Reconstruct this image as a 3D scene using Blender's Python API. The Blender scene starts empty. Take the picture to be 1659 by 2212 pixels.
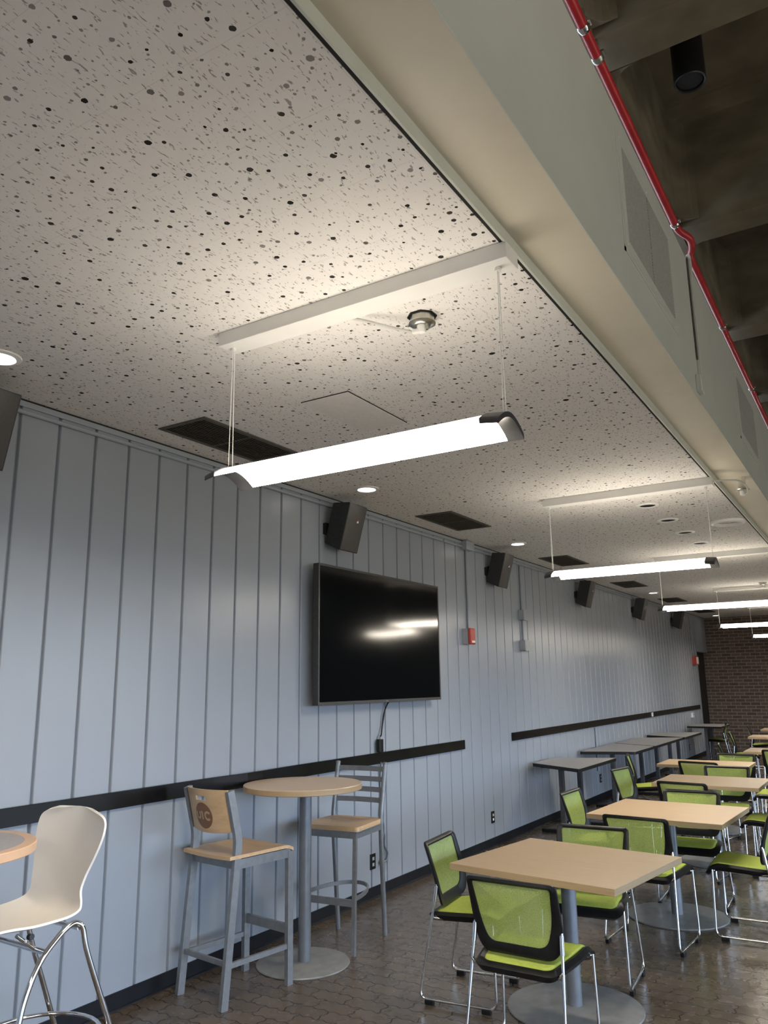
import bpy, bmesh, math, random
from mathutils import Vector, Matrix
R_ = math.radians
random.seed(7)
scn = bpy.context.scene
COL = scn.collection

# ------------------------------------------------------------------ camera, world, exposure
F_PX, YAW, PITCH, ROLL = 1702.14, 0.554635, 0.2146994, -0.0136523
CAM = Vector((3.644, 0.0, 1.65))
d_ = Vector((-math.sin(YAW)*math.cos(PITCH), math.cos(YAW)*math.cos(PITCH), math.sin(PITCH)))
r_ = Vector((math.cos(YAW), math.sin(YAW), 0))
u_ = r_.cross(d_)
rx = math.cos(ROLL)*r_ + math.sin(ROLL)*u_
ux = -math.sin(ROLL)*r_ + math.cos(ROLL)*u_
cam = bpy.data.cameras.new('camera')
cam.sensor_fit = 'VERTICAL'; cam.sensor_height = 36.0; cam.sensor_width = 27.0
cam.lens = F_PX/2212*36.0
cam.clip_start = 0.05; cam.clip_end = 200
camo = bpy.data.objects.new('camera', cam); COL.objects.link(camo)
camo.matrix_world = Matrix(((rx.x, ux.x, -d_.x, CAM.x), (rx.y, ux.y, -d_.y, CAM.y), (rx.z, ux.z, -d_.z, CAM.z), (0, 0, 0, 1)))
scn.camera = camo

SKY_STRENGTH = 6.6
SKY_COLOR = (0.60, 0.76, 1.0)
TUBE_STRENGTH = 30.0
TUBE_UP = 4.6
HALL_STRENGTH = 22.0
TUBE_COLOR = (1.0, 0.90, 0.75)
DOWN_STRENGTH = 9.0
EXPOSURE = 0.62
wd = bpy.data.worlds.new('world'); scn.world = wd; wd.use_nodes = True
bg = wd.node_tree.nodes['Background']
bg.inputs[1].default_value = SKY_STRENGTH
_t = wd.node_tree; _tc = _t.nodes.new('ShaderNodeTexCoord'); _sp = _t.nodes.new('ShaderNodeSeparateXYZ'); _rp = _t.nodes.new('ShaderNodeValToRGB')
_t.links.new(_tc.outputs['Generated'], _sp.inputs[0])
_mr = _t.nodes.new('ShaderNodeMapRange'); _mr.inputs[1].default_value = -1; _mr.inputs[2].default_value = 1
_t.links.new(_sp.outputs[2], _mr.inputs[0]); _t.links.new(_mr.outputs[0], _rp.inputs[0]); _t.links.new(_rp.outputs[0], bg.inputs[0])
_e = _rp.color_ramp.elements   # grassy ground below the horizon, blue-white sky above
_e[0].position = .49; _e[0].color = (.15, .142, .118, 1); _e[1].position = .52; _e[1].color = (*SKY_COLOR, 1)
scn.view_settings.view_transform = 'Standard'; scn.view_settings.look = 'None'
scn.view_settings.gamma = 1; scn.view_settings.use_curve_mapping = False
scn.view_settings.exposure = EXPOSURE

def portal(loc, rot, sx, sy):
    l = bpy.data.lights.new('window_daylight', 'AREA'); l.shape = 'RECTANGLE'; l.size = sx; l.size_y = sy
    l.cycles.is_portal = True
    o = bpy.data.objects.new('window_daylight', l); COL.objects.link(o); o.location = loc; o.rotation_euler = rot

# ------------------------------------------------------------------ mesh builder
class MB:
    def __init__(s): s.v = []; s.f = []; s.m = []; s.mi = 0
    def add(s, vs, fs):
        b = len(s.v); s.v += [tuple(p) for p in vs]
        s.f += [tuple(i+b for i in f) for f in fs]; s.m += [s.mi]*len(fs)
    def box(s, c, size, rot=None, bev=0.0, seg=2):
        bm = bmesh.new(); bmesh.ops.create_cube(bm, size=1)
        bmesh.ops.scale(bm, vec=size, verts=bm.verts)
        if bev: bmesh.ops.bevel(bm, geom=bm.edges[:], offset=bev, segments=seg, affect='EDGES', profile=0.5)
        M = rot.to_4x4() if rot is not None else Matrix.Identity(4)
        bm.verts.ensure_lookup_table()
        vs = [M @ v.co + Vector(c) for v in bm.verts]
        s.add(vs, [[v.index for v in f.verts] for f in bm.faces]); bm.free(); return s
    def span(s, a, b, bev=0.0):
        return s.box([(a[i]+b[i])/2 for i in range(3)], [abs(b[i]-a[i]) for i in range(3)], bev=bev)
    def tube(s, path, r, n=10, caps=True):
        P = [Vector(p) for p in path]; rs = r if isinstance(r, (list, tuple)) else [r]*len(P)
        T = []
        for i in range(len(P)):
            t = (P[min(i+1, len(P)-1)]-P[max(i-1, 0)]); T.append(t.normalized())
        a = T[0].orthogonal().normalized(); vs = []
        for i in range(len(P)):
            a = (a - T[i]*a.dot(T[i])).normalized(); b = T[i].cross(a)
            for k in range(n):
                th = 2*math.pi*k/n; vs.append(P[i]+rs[i]*(math.cos(th)*a+math.sin(th)*b))
        fs = [[i*n+k, i*n+(k+1) % n, (i+1)*n+(k+1) % n, (i+1)*n+k] for i in range(len(P)-1) for k in range(n)]
        if caps: fs += [list(range(n))[::-1], [(len(P)-1)*n+k for k in range(n)]]
        s.add(vs, fs); return s
    def bar(s, path, w, h, up=(0, 0, 1)):
        """rectangular section swept along a path; w across, h along up"""
        P = [Vector(p) for p in path]; vs = []
        for i in range(len(P)):
            t = (P[min(i+1, len(P)-1)]-P[max(i-1, 0)]).normalized()
            x = t.cross(Vector(up)).normalized(); y = x.cross(t).normalized()
            for sx, sy in ((-1, -1), (1, -1), (1, 1), (-1, 1)): vs.append(P[i]+x*sx*w/2+y*sy*h/2)
        fs = [[i*4+k, i*4+(k+1) % 4, (i+1)*4+(k+1) % 4, (i+1)*4+k] for i in range(len(P)-1) for k in range(4)]
        fs += [[3, 2, 1, 0], [(len(P)-1)*4+k for k in range(4)]]
        s.add(vs, fs); return s
    def lathe(s, prof, c=(0, 0, 0), n=48, axis='z'):
        vs = []; c = Vector(c)
        for (r, z) in prof:
            for k in range(n):
                th = 2*math.pi*k/n; vs.append(c+Vector((r*math.cos(th), r*math.sin(th), z)))
        m = len(prof)
        fs = [[i*n+k, i*n+(k+1) % n, (i+1)*n+(k+1) % n, (i+1)*n+k] for i in range(m-1) for k in range(n)]
        fs += [list(range(n))[::-1], [(m-1)*n+k for k in range(n)]]
        s.add(vs, fs); return s
    def prism(s, poly, ax, a, b):
        """polygon in the plane across axis ax ('x': (y,z), 'y': (x,z), 'z': (x,y)) from a to b"""
        def q(p, t): return {'x': (t, p[0], p[1]), 'y': (p[0], t, p[1]), 'z': (p[0], p[1], t)}[ax]
        n = len(poly); vs = [q(p, a) for p in poly]+[q(p, b) for p in poly]
        fs = [list(range(n))[::-1], list(range(n, 2*n))]+[[k, (k+1) % n, n+(k+1) % n, n+k] for k in range(n)]
        s.add(vs, fs); return s
    def loops(s, L, close_first=False, close_last=False, cyclic=False):
        """skin between equal-length closed loops"""
        n = len(L[0]); vs = [p for l in L for p in l]; m = len(L)
        fs = [[i*n+k, i*n+(k+1) % n, ((i+1) % m)*n+(k+1) % n, ((i+1) % m)*n+k] for i in range(m if cyclic else m-1) for k in range(n)]
        if close_first: fs.append(list(range(n))[::-1])
        if close_last: fs.append([(m-1)*n+k for k in range(n)])
        s.add(vs, fs); return s
    def grid(s, rows):
        n = len(rows[0]); vs = [p for r in rows for p in r]
        s.add(vs, [[i*n+k, i*n+k+1, (i+1)*n+k+1, (i+1)*n+k] for i in range(len(rows)-1) for k in range(n-1)]); return s
    def slab(s, rows, t):
        """closed sheet: rows of points thickened by vector t (or per-point function)"""
        n = len(rows[0]); m = len(rows)
        top = [Vector(p) for r in rows for p in r]
        tv = (lambda p: Vector(t)) if not callable(t) else t
        bot = [p+tv(p) for p in top]; N = n*m
        fs = [[i*n+k, i*n+k+1, (i+1)*n+k+1, (i+1)*n+k] for i in range(m-1) for k in range(n-1)]
        fs += [[N+i for i in f[::-1]] for f in fs]
        ring = [k for k in range(n)]+[i*n+n-1 for i in range(1, m)]+[(m-1)*n+k for k in range(n-2, -1, -1)]+[i*n for i in range(m-2, 0, -1)]
        for a, b in zip(ring, ring[1:]+ring[:1]): fs.append([b, a, N+a, N+b])
        s.add(top+bot, fs); return s
    def build(s, name, mats, parent=None, smooth=False, angle=35):
        me = bpy.data.meshes.new(name); me.from_pydata(s.v, [], s.f)
        mats = mats if isinstance(mats, (list, tuple)) else [mats]
        for m in mats: me.materials.append(m)
        for p, i in zip(me.polygons, s.m): p.material_index = i
        bm = bmesh.new(); bm.from_mesh(me); bmesh.ops.recalc_face_normals(bm, faces=bm.faces)
        if smooth:
            for f in bm.faces: f.smooth = True
            for e in bm.edges:
                if len(e.link_faces) == 2 and e.calc_face_angle(0) > R_(angle): e.smooth = False
        bm.to_mesh(me); bm.free()
        o = bpy.data.objects.new(name, me); COL.objects.link(o)
        if parent: o.parent = parent
        return o

def tag(o, label, cat, group=None, kind=None):
    o['label'] = label; o['category'] = cat
    if group: o['group'] = group
    if kind: o['kind'] = kind
    return o
def thing(name, label, cat, loc=(0, 0, 0), rz=0, group=None):
    o = bpy.data.objects.new(name, None); COL.objects.link(o); o.empty_display_size = 0.1
    o.location = loc; o.rotation_euler = (0, 0, R_(rz)); return tag(o, label, cat, group)
def struct(o, label=None):
    o['kind'] = 'structure'
    if label: o['label'] = label
    return o
def dup(root, loc, rz, label, group=None):
    r = root.copy(); COL.objects.link(r); r.location = loc; r.rotation_euler = (0, 0, R_(rz)); r['label'] = label
    if group: r['group'] = group
    for ch in root.children:
        c = ch.copy(); COL.objects.link(c); c.parent = r
        for g in ch.children:
            e = g.copy(); COL.objects.link(e); e.parent = c
    return r
def catmull(P, n=6):
    P = [Vector(p) for p in P]; Q = [P[0]*2-P[1]]+P+[P[-1]*2-P[-2]]; out = []
    for i in range(1, len(Q)-2):
        for k in range(n):
            t = k/n; a, b, c, e = Q[i-1], Q[i], Q[i+1], Q[i+2]
            out.append(0.5*((2*b)+(c-a)*t+(2*a-5*b+4*c-e)*t*t+(3*b-a-3*c+e)*t**3))
    return out+[P[-1]]
def fillet(P, r, n=5):
    """polyline with rounded inner corners"""
    P = [Vector(p) for p in P]; out = [P[0]]
    for i in range(1, len(P)-1):
        a = (P[i-1]-P[i]); b = (P[i+1]-P[i]); rr = min(r, a.length*.45, b.length*.45)
        A = P[i]+a.normalized()*rr; B = P[i]+b.normalized()*rr
        for k in range(n+1):
            t = k/n; out.append(A*(1-t)**2+P[i]*2*t*(1-t)+B*t*t)
    return out+[P[-1]]
def rpoly(pts, rad, n=6):
    """closed polygon in 2D with rounded corners, rad per corner"""
    P = [Vector((p[0], p[1])) for p in pts]; out = []; m = len(P)
    for i in range(m):
        a = P[i-1]-P[i]; b = P[(i+1) % m]-P[i]; r = rad[i] if isinstance(rad, (list, tuple)) else rad
        A = P[i]+a.normalized()*r; B = P[i]+b.normalized()*r
        for k in range(n+1):
            t = k/n; q = A*(1-t)**2+P[i]*2*t*(1-t)+B*t*t; out.append((q.x, q.y))
    return out

# ------------------------------------------------------------------ materials
def mat(name, color=(.5, .5, .5), rough=.5, metal=0.0, spec=.5, emit=None, estr=0):
    m = bpy.data.materials.new(name); m.use_nodes = True
    b = m.node_tree.nodes['Principled BSDF']
    b.inputs['Base Color'].default_value = (*color, 1); b.inputs['Roughness'].default_value = rough
    b.inputs['Metallic'].default_value = metal; b.inputs['Specular IOR Level'].default_value = spec
    if emit: b.inputs['Emission Color'].default_value = (*emit, 1); b.inputs['Emission Strength'].default_value = estr
    return m
class NT:
    def __init__(s, m): s.t = m.node_tree; s.b = s.t.nodes['Principled BSDF']
    def n(s, typ, **kw):
        nd = s.t.nodes.new(typ)
        for k, v in kw.items():
            if k.startswith('_'): setattr(nd, k[1:], v)
            else: nd.inputs[k if not k.startswith('i') or not k[1:].isdigit() else int(k[1:])].default_value = v
        return nd
    def l(s, a, b): s.t.links.new(a, b)
    def coord(s): return s.n('ShaderNodeTexCoord').outputs['Object']
    def math(s, op, a, b=None, c=None):
        nd = s.t.nodes.new('ShaderNodeMath'); nd.operation = op
        for i, x in enumerate((a, b, c)):
            if x is None: continue
            if isinstance(x, (int, float)): nd.inputs[i].default_value = x
            else: s.l(x, nd.inputs[i])
        return nd.outputs[0]
    def mix(s, fac, a, b):
        nd = s.t.nodes.new('ShaderNodeMix'); nd.data_type = 'RGBA'
        for i, x in ((0, fac), (6, a), (7, b)):
            if isinstance(x, (int, float)): nd.inputs[i].default_value = x
            elif isinstance(x, tuple): nd.inputs[i].default_value = (*x, 1)
            else: s.l(x, nd.inputs[i])
        return nd.outputs[2]
    def ramp(s, fac, stops):
        nd = s.t.nodes.new('ShaderNodeValToRGB'); e = nd.color_ramp.elements
        while len(e) < len(stops): e.new(.5)
        for k, (p, c) in enumerate(stops): e[k].position = p; e[k].color = (*c, 1) if isinstance(c, tuple) else (c, c, c, 1)
        s.l(fac, nd.inputs[0]); return nd.outputs[0]
    def bump(s, h, strength=.3, dist=.01):
        nd = s.n('ShaderNodeBump', Strength=strength, Distance=dist); s.l(h, nd.inputs['Height']); s.l(nd.outputs[0], s.b.inputs['Normal'])
    def noise(s, vec, scale, detail=3, rough=.5):
        nd = s.n('ShaderNodeTexNoise', Scale=scale, Detail=detail, Roughness=rough); s.l(vec, nd.inputs['Vector']); return nd.outputs['Fac']
    def mapping(s, vec, scale=(1, 1, 1), rot=(0, 0, 0)):
        nd = s.n('ShaderNodeMapping'); nd.inputs['Scale'].default_value = scale; nd.inputs['Rotation'].default_value = rot
        s.l(vec, nd.inputs['Vector']); return nd.outputs[0]

def mottled(name, c1, c2, scale, rough=.6, bump=0.0, bscale=None, stretch=(1, 1, 1), spec=.5, detail=4):
    m = mat(name, c1, rough, spec=spec); N = NT(m); v = N.mapping(N.coord(), stretch)
    f = N.noise(v, scale, detail); N.l(N.mix(N.ramp(f, [(.35, 0.0), (.65, 1.0)]), c1, c2), N.b.inputs['Base Color'])
    if bump: N.bump(N.noise(N.coord(), bscale or scale*6, 3), bump, .004)
    return m

# acoustic tile
def make_tile():
    m = mat('acoustic_tile', (.78, .75, .71), .9, spec=.15); N = NT(m); c = N.coord()
    base = N.mix(N.noise(c, 9, 3), (.80, .775, .745), (.86, .835, .805))
    def holes(scale, seed, lo, hi, act):
        mp = N.n('ShaderNodeMapping'); mp.inputs['Location'].default_value = (seed, seed*1.7, 0); N.l(c, mp.inputs['Vector'])
        wob = N.n('ShaderNodeTexNoise', Scale=140.0, Detail=1.0); N.l(c, wob.inputs['Vector'])
        sc = N.n('ShaderNodeVectorMath', _operation='SCALE'); N.l(wob.outputs['Color'], sc.inputs[0]); sc.inputs['Scale'].default_value = .0045
        ad = N.n('ShaderNodeVectorMath', _operation='ADD'); N.l(mp.outputs[0], ad.inputs[0]); N.l(sc.outputs[0], ad.inputs[1])
        vo = N.n('ShaderNodeTexVoronoi', Scale=scale, Randomness=.9, _voronoi_dimensions='2D'); N.l(ad.outputs[0], vo.inputs['Vector'])
        sp = N.n('ShaderNodeSeparateColor'); N.l(vo.outputs['Color'], sp.inputs[0])
        rad = N.math('MULTIPLY_ADD', N.math('POWER', sp.outputs[0], 1.3), (hi-lo)*scale, lo*scale)
        ins = N.math('LESS_THAN', vo.outputs['Distance'], rad)
        on = N.math('LESS_THAN', sp.outputs[1], act)
        return N.math('MULTIPLY', ins, on), sp.outputs[2]
    h1, t1 = holes(12.5, 3.1, .0046, .0105, .66)
    h2, t2 = holes(24, 9.4, .0022, .0050, .5)
    h3, t3 = holes(2.6, 5.2, .008, .019, .35)
    def fiss(sx, sy, th, seed):
        mp = N.n('ShaderNodeMapping'); mp.inputs['Scale'].default_value = (sx, sy, 1); mp.inputs['Location'].default_value = (seed, seed, 0)
        N.l(c, mp.inputs['Vector'])
        nz = N.n('ShaderNodeTexNoise', Scale=1.0, Detail=2.0, Distortion=.6); N.l(mp.outputs[0], nz.inputs['Vector'])
        return N.ramp(nz.outputs['Fac'], [(th, 0.0), (th+.035, 1.0)])
    fs = fiss(125, 38, .632, 2.0)
    # 12 inch joints
    def joint(axis, off):
        sp = N.n('ShaderNodeSeparateXYZ'); N.l(c, sp.inputs[0])
        q = N.math('PINGPONG', N.math('ADD', sp.outputs[axis], 30*.305-off), .1525)
        return N.math('LESS_THAN', q, .0009)
    j = N.math('MAXIMUM', joint(0, .255), joint(1, .233))
    c1 = N.mix(N.math('MULTIPLY', j, .22), base, (.28, .26, .23))
    c2 = N.mix(N.math('MULTIPLY', fs, .68), c1, (.16, .145, .125))
    tone = N.ramp(t1, [(0, (.012, .011, .010)), (.6, (.05, .045, .04)), (1, (.32, .30, .29))])
    c3 = N.mix(h1, c2, tone)
    c4 = N.mix(N.math('MULTIPLY', h2, .75), c3, (.10, .09, .08))
    c4 = N.mix(h3, c4, (.02, .018, .016))
    N.l(c4, N.b.inputs['Base Color'])
    hh = N.math('SUBTRACT', N.math('MULTIPLY', N.noise(c, 160, 2), .25), N.math('MAXIMUM', h1, fs))
    N.bump(hh, .35, .004)
    return m
M_tile = make_tile()

def make_floor():
    m = mat('sealed_brick_pavers', (.1, .08, .06), .2, spec=.5); N = NT(m); c = N.coord()
    sp = N.n('ShaderNodeSeparateXYZ'); N.l(c, sp.inputs[0])
    X = N.math('ADD', sp.outputs[0], 40.0); Y = N.math('ADD', sp.outputs[1], 40.0)
    a = R_(0)
    tri = lambda q, p, amp: N.math('MULTIPLY', N.math('SUBTRACT', N.math('PINGPONG', q, p), p/2), amp/(p/2))
    U = N.math('ADD', X, tri(Y, .0375, .008)); V = N.math('ADD', Y, tri(X, .0375, .008))
    cb = N.n('ShaderNodeCombineXYZ'); N.l(U, cb.inputs[0]); N.l(V, cb.inputs[1])
    br = N.n('ShaderNodeTexBrick', Scale=1.0); br.inputs['Mortar Size'].default_value = .0042; br.inputs['Mortar Smooth'].default_value = .3
    br.inputs['Brick Width'].default_value = .224; br.inputs['Row Height'].default_value = .112; br.inputs['Bias'].default_value = 0
    br.inputs['Color1'].default_value = (.102, .077, .055, 1); br.inputs['Color2'].default_value = (.122, .092, .066, 1); br.inputs['Mortar'].default_value = (.028, .021, .015, 1)
    N.l(cb.outputs[0], br.inputs['Vector'])
    f = N.noise(c, 5, 5, .6); col = N.mix(N.ramp(f, [(.3, 0.0), (.7, 1.0)]), (.84, .83, .82), (1.06, 1.04, 1.0))
    mx = N.t.nodes.new('ShaderNodeMix'); mx.data_type = 'RGBA'; mx.blend_type = 'MULTIPLY'; mx.inputs[0].default_value = 1
    N.l(br.outputs['Color'], mx.inputs[6]); N.l(col, mx.inputs[7]); N.l(mx.outputs[2], N.b.inputs['Base Color'])
    N.l(N.ramp(N.noise(c, 14, 4), [(.3, .20), (.75, .32)]), N.b.inputs['Roughness'])
    h = N.math('SUBTRACT', N.math('MULTIPLY', N.noise(c, 9, 3), .55), N.math('MULTIPLY', br.outputs['Fac'], 1.0))
    N.bump(h, .42, .004)
    return m
M_floor = make_floor()

def make_brick():
    m = mat('dark_brick', (.1, .07, .05), .8); N = NT(m); c = N.coord()
    sp = N.n('ShaderNodeSeparateXYZ'); N.l(c, sp.inputs[0])
    cb = N.n('ShaderNodeCombineXYZ'); N.l(N.math('ADD', sp.outputs[0], 20.0), cb.inputs[0]); N.l(N.math('ADD', sp.outputs[2], 20.0), cb.inputs[1])
    br = N.n('ShaderNodeTexBrick', Scale=1.0)
    br.inputs['Mortar Size'].default_value = .007; br.inputs['Mortar Smooth'].default_value = .1
    br.inputs['Brick Width'].default_value = .215; br.inputs['Row Height'].default_value = .0765; br.inputs['Bias'].default_value = -.2
    br.inputs['Color1'].default_value = (.085, .058, .045, 1); br.inputs['Color2'].default_value = (.150, .105, .078, 1); br.inputs['Mortar'].default_value = (.27, .23, .185, 1)
    N.l(cb.outputs[0], br.inputs['Vector']); N.l(br.outputs['Color'], N.b.inputs['Base Color'])
    N.bump(N.math('SUBTRACT', 1.0, br.outputs['Fac']), .5, .006)
    return m
M_brick = make_brick()

def make_wall():
    m = mat('blue_grey_gloss_paint', (.46, .48, .52), .30, spec=.5); N = NT(m); c = N.coord()
    f = N.noise(c, 1.4, 3)
    N.l(N.mix(f, (.322, .355, .398), (.348, .380, .420)), N.b.inputs['Base Color'])
    N.bump(N.noise(c, 60, 3), .05, .002)
    return m
M_wall = make_wall()
M_cream = mottled('cream_beam_paint', (.66, .61, .49), (.70, .65, .53), 3, rough=.5, bump=.12, bscale=40)
M_trim = mottled('pale_green_grey_trim', (.56, .58, .52), (.60, .62, .56), 8, rough=.45)
M_fascia = mottled('pale_grey_green_beam_paint', (.58, .60, .55), (.62, .64, .59), 2.5, rough=.5)
M_gap = mat('gap_shade', (.02, .02, .018), .9)  # solid black pieces that paint in the shade of narrow gaps
M_black_gloss = mottled('black_gloss_board', (.006, .006, .007), (.010, .010, .009), 5, rough=.25, spec=.3)
M_black_base = mottled('black_rubber_base', (.007, .008, .010), (.011, .012, .015), 9, rough=.5, spec=.25)
M_plastic = mottled('black_plastic', (.007, .007, .008), (.012, .012, .012), 30, rough=.42, spec=.35)
M_spk = mottled('charcoal_speaker_shell', (.022, .022, .025), (.032, .032, .034), 40, rough=.5, bump=.15, bscale=300)
M_grille = mottled('speaker_grille', (.05, .048, .046), (.075, .07, .066), 300, rough=.45, bump=.4, bscale=500)
M_concrete = mottled('raw_concrete', (.088, .073, .047), (.165, .138, .095), 2.6, rough=.9, bump=.5, bscale=24, stretch=(1, 1, 2))
M_red = mottled('red_pipe_paint', (.42, .016, .022), (.50, .022, .03), 12, rough=.32)
M_chrome = mottled('chrome', (.72, .72, .72), (.80, .80, .80), 20, rough=.1); NT(M_chrome).b.inputs['Metallic'].default_value = 1
M_steel = mottled('galvanised_steel', (.44, .44, .40), (.62, .62, .55), 30, rough=.32); NT(M_steel).b.inputs['Metallic'].default_value = 1
M_white = mottled('white_enamel', (.80, .79, .76), (.84, .83, .80), 6, rough=.4)
M_ring = mottled('bright_white_trim', (.90, .89, .87), (.93, .92, .90), 6, rough=.35)
M_wire = mottled('grey_white_wire', (.50, .49, .46), (.58, .57, .54), 20, rough=.5)
M_whiteplastic = mottled('white_plastic_shell', (.84, .80, .73), (.87, .83, .76), 5, rough=.35)
M_grey_metal = mottled('silver_grey_powder_coat', (.20, .21, .222), (.235, .246, .258), 30, rough=.38); NT(M_grey_metal).b.inputs['Metallic'].default_value = .35
M_pole = mottled('blue_grey_pole_paint', (.165, .18, .20), (.19, .205, .225), 20, rough=.35); NT(M_pole).b.inputs['Metallic'].default_value = .25
M_base = mottled('grey_base_plate', (.20, .20, .195), (.26, .26, .25), 14, rough=.38)
M_darkleg = mottled('dark_grey_leg_paint', (.055, .06, .066), (.075, .08, .088), 20, rough=.45)
M_vent = mottled('brown_vent_paint', (.075, .066, .052), (.10, .09, .072), 20, rough=.55)
M_dark = mat('dark_void', (.006, .006, .006), .9)
M_cap = mottled('charcoal_end_cap', (.035, .035, .038), (.05, .05, .053), 20, rough=.45)
M_grille_beam = mottled('grey_vent_mesh', (.30, .30, .275), (.35, .35, .32), 60, rough=.55)
M_redplast = mottled('red_alarm_plastic', (.50, .05, .035), (.56, .07, .05), 20, rough=.4)
M_door = mottled('dark_brown_door', (.012, .011, .010), (.02, .017, .014), 8, rough=.55)
M_grey_top = mottled('grey_laminate', (.30, .29, .29), (.36, .35, .345), 60, rough=.35)
M_greybox = mottled('grey_box_paint', (.36, .38, .40), (.40, .42, .44), 10, rough=.45)

def make_wood(name, c1, c2, sx=(3, 22, 22), rough=.38):
    m = mat(name, c1, rough); N = NT(m); v = N.mapping(N.coord(), sx)
    f = N.noise(v, 2.0, 5, .6); N.l(N.mix(N.ramp(f, [(.3, 0.0), (.7, 1.0)]), c1, c2), N.b.inputs['Base Color'])
    N.bump(N.noise(v, 6, 3), .05, .002); return m
M_laminate = make_wood('tan_laminate', (.44, .32, .195), (.49, .36, .225), (2, 30, 30), .42)
M_edge = make_wood('tan_laminate_edge', (.38, .27, .15), (.43, .31, .18), (2, 2, 60), .45)
M_beech = make_wood('beech_veneer', (.52, .34, .18), (.64, .44, .25), (2, 16, 16), .38)
M_beech_edge = make_wood('beech_edge_band', (.66, .42, .26), (.72, .47, .30), (4, 4, 4), .4)
M_bar = make_wood('maple_laminate', (.60, .43, .27), (.67, .49, .32), (3, 24, 24), .3)
M_emblem = make_wood('burnt_brown_stain', (.19, .085, .035), (.23, .105, .045), (2, 20, 20), .45)
M_letter = make_wood('pale_lettering', (.42, .28, .16), (.48, .33, .19), (2, 20, 20), .45)

def make_mesh():
    m = mat('green_mesh_back', (.30, .44, .05), .75, spec=.25); N = NT(m); c = N.coord()
    N.l(N.mix(N.noise(c, 30, 3), (.39, .48, .125), (.43, .52, .15)), N.b.inputs['Base Color'])
    tr = N.n('ShaderNodeBsdfTransparent'); ts = N.n('ShaderNodeBsdfTranslucent'); ts.inputs[0].default_value = (.36, .45, .12, 1)
    m1 = N.n('ShaderNodeMixShader'); m1.inputs[0].default_value = .25; N.l(N.b.outputs[0], m1.inputs[1]); N.l(ts.outputs[0], m1.inputs[2])
    wv = N.n('ShaderNodeTexNoise', Scale=420.0, Detail=0.0); N.l(c, wv.inputs['Vector'])
    m2 = N.n('ShaderNodeMixShader'); N.l(N.ramp(wv.outputs['Fac'], [(.45, .06), (.6, .40)]), m2.inputs[0])
    N.l(m1.outputs[0], m2.inputs[1]); N.l(tr.outputs[0], m2.inputs[2])
    N.l(m2.outputs[0], N.t.nodes['Material Output'].inputs['Surface']); return m
M_mesh = make_mesh()
M_green = mottled('green_seat_fabric', (.38, .46, .08), (.42, .50, .10), 60, rough=.8, bump=.3, bscale=500, spec=.2)

def emis(name, col, strength):
    m = mat(name, (.8, .8, .8), .5, emit=col, estr=strength); return m
M_tube = emis('glowing_diffuser', TUBE_COLOR, TUBE_STRENGTH)
M_hall = emis('glowing_hall_diffuser', TUBE_COLOR, HALL_STRENGTH)
M_tube_up = emis('glowing_upper_lens', TUBE_COLOR, TUBE_UP)
M_down = emis('glowing_downlight', (1, .93, .84), DOWN_STRENGTH)

# ------------------------------------------------------------------ setting
ZC = 3.128
YB, YF = -5.0, 20.83
XR = 9.5
mb = MB(); mb.span((-.2, YB-.2, -.12), (XR+.2, YF+.2, 0)); struct(mb.build('floor', M_floor), 'brown zigzag brick paver floor with glossy sealer')
# panelled wall
PITCH_G = .23655; Y0 = 2.3124; WEND = 19.54
ys = []; k0 = int((YB-Y0)/PITCH_G)
prof = [(0.0, YB)]
k = k0
while True:
    y = Y0+PITCH_G*k
    if y > WEND-.03: break
    if y > YB+.05:
        prof += [(0, y-.0125), (-.004, y-.009), (-.020, y-.006), (-.020, y+.006), (-.004, y+.009), (0, y+.0125)]
    k += 1
prof += [(0, WEND), (-.12, WEND), (-.12, YB)]
mb = MB(); mb.prism(prof, 'z', 0, ZC+.01)
mb.span((-.12, WEND, 2.285), (0, YF, ZC+.01))
struct(mb.build('wall_left', M_wall), 'blue-grey vertical grooved panel wall')
mb = MB(); mb.span((-.14, WEND+.002, 0), (-.09, YF, 2.283), bev=.003); dr = mb.build('door_1', M_door); struct(dr, 'dark brown door in the far corner')
mb = MB(); mb.tube([(-.09, 19.68, 1.02), (-.05, 19.68, 1.02), (-.05, 19.80, 1.02)], .01); mb.build('door_handle', M_steel, dr)
mb = MB(); mb.span((-.3, YF, 0), (XR+.2, YF+.15, 5)); struct(mb.build('wall_far', M_brick), 'dark brown brick wall at the far end')
mb = MB(); mb.span((-.3, YB-.15, 0), (XR+.2, YB, 5)); struct(mb.build('wall_back', M_wall))
# window wall on the right (outside the picture): openings to the sky
mb = MB(); Z1, Z2 = .35, 2.75
mb.span((XR, YB, 0), (XR+.2, YF, Z1)); mb.span((XR, YB, Z2), (XR+.2, YF, 5))
nwin = 6; wl = (YF-YB)/nwin
mb.span((XR, 12.2, Z1), (XR+.2, YF, Z2))
for i in range(nwin-1):
    y = YB+wl*i; mb.span((XR, max(YB, y-.15), Z1), (XR+.2, min(YF, y+.15), Z2))
struct(mb.build('wall_right', M_concrete))
for i in range(4):
    portal((XR+.1, YB+wl*(i+.5), (Z1+Z2)/2), (0, R_(90), 0), Z2-Z1, wl-.3)
# tiled ceiling
mb = MB(); mb.span((-.12, YB, ZC), (2.700, YF, ZC+.03)); struct(mb.build('ceiling', M_tile), 'white pitted acoustic tile ceiling')
mb = MB(); mb.span((2.700, YB, ZC+.002), (2.7145, YF, ZC+.03)); struct(mb.build('bead_gap_shade', M_gap))  # black filler coloured as the shade between tiles and bead
mb = MB(); mb.span((2.7135, YB, ZC-.004), (2.7235, YF, ZC+.045), bev=.002); struct(mb.build('trim_1', M_trim), 'thin pale bead along the ceiling edge')
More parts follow.
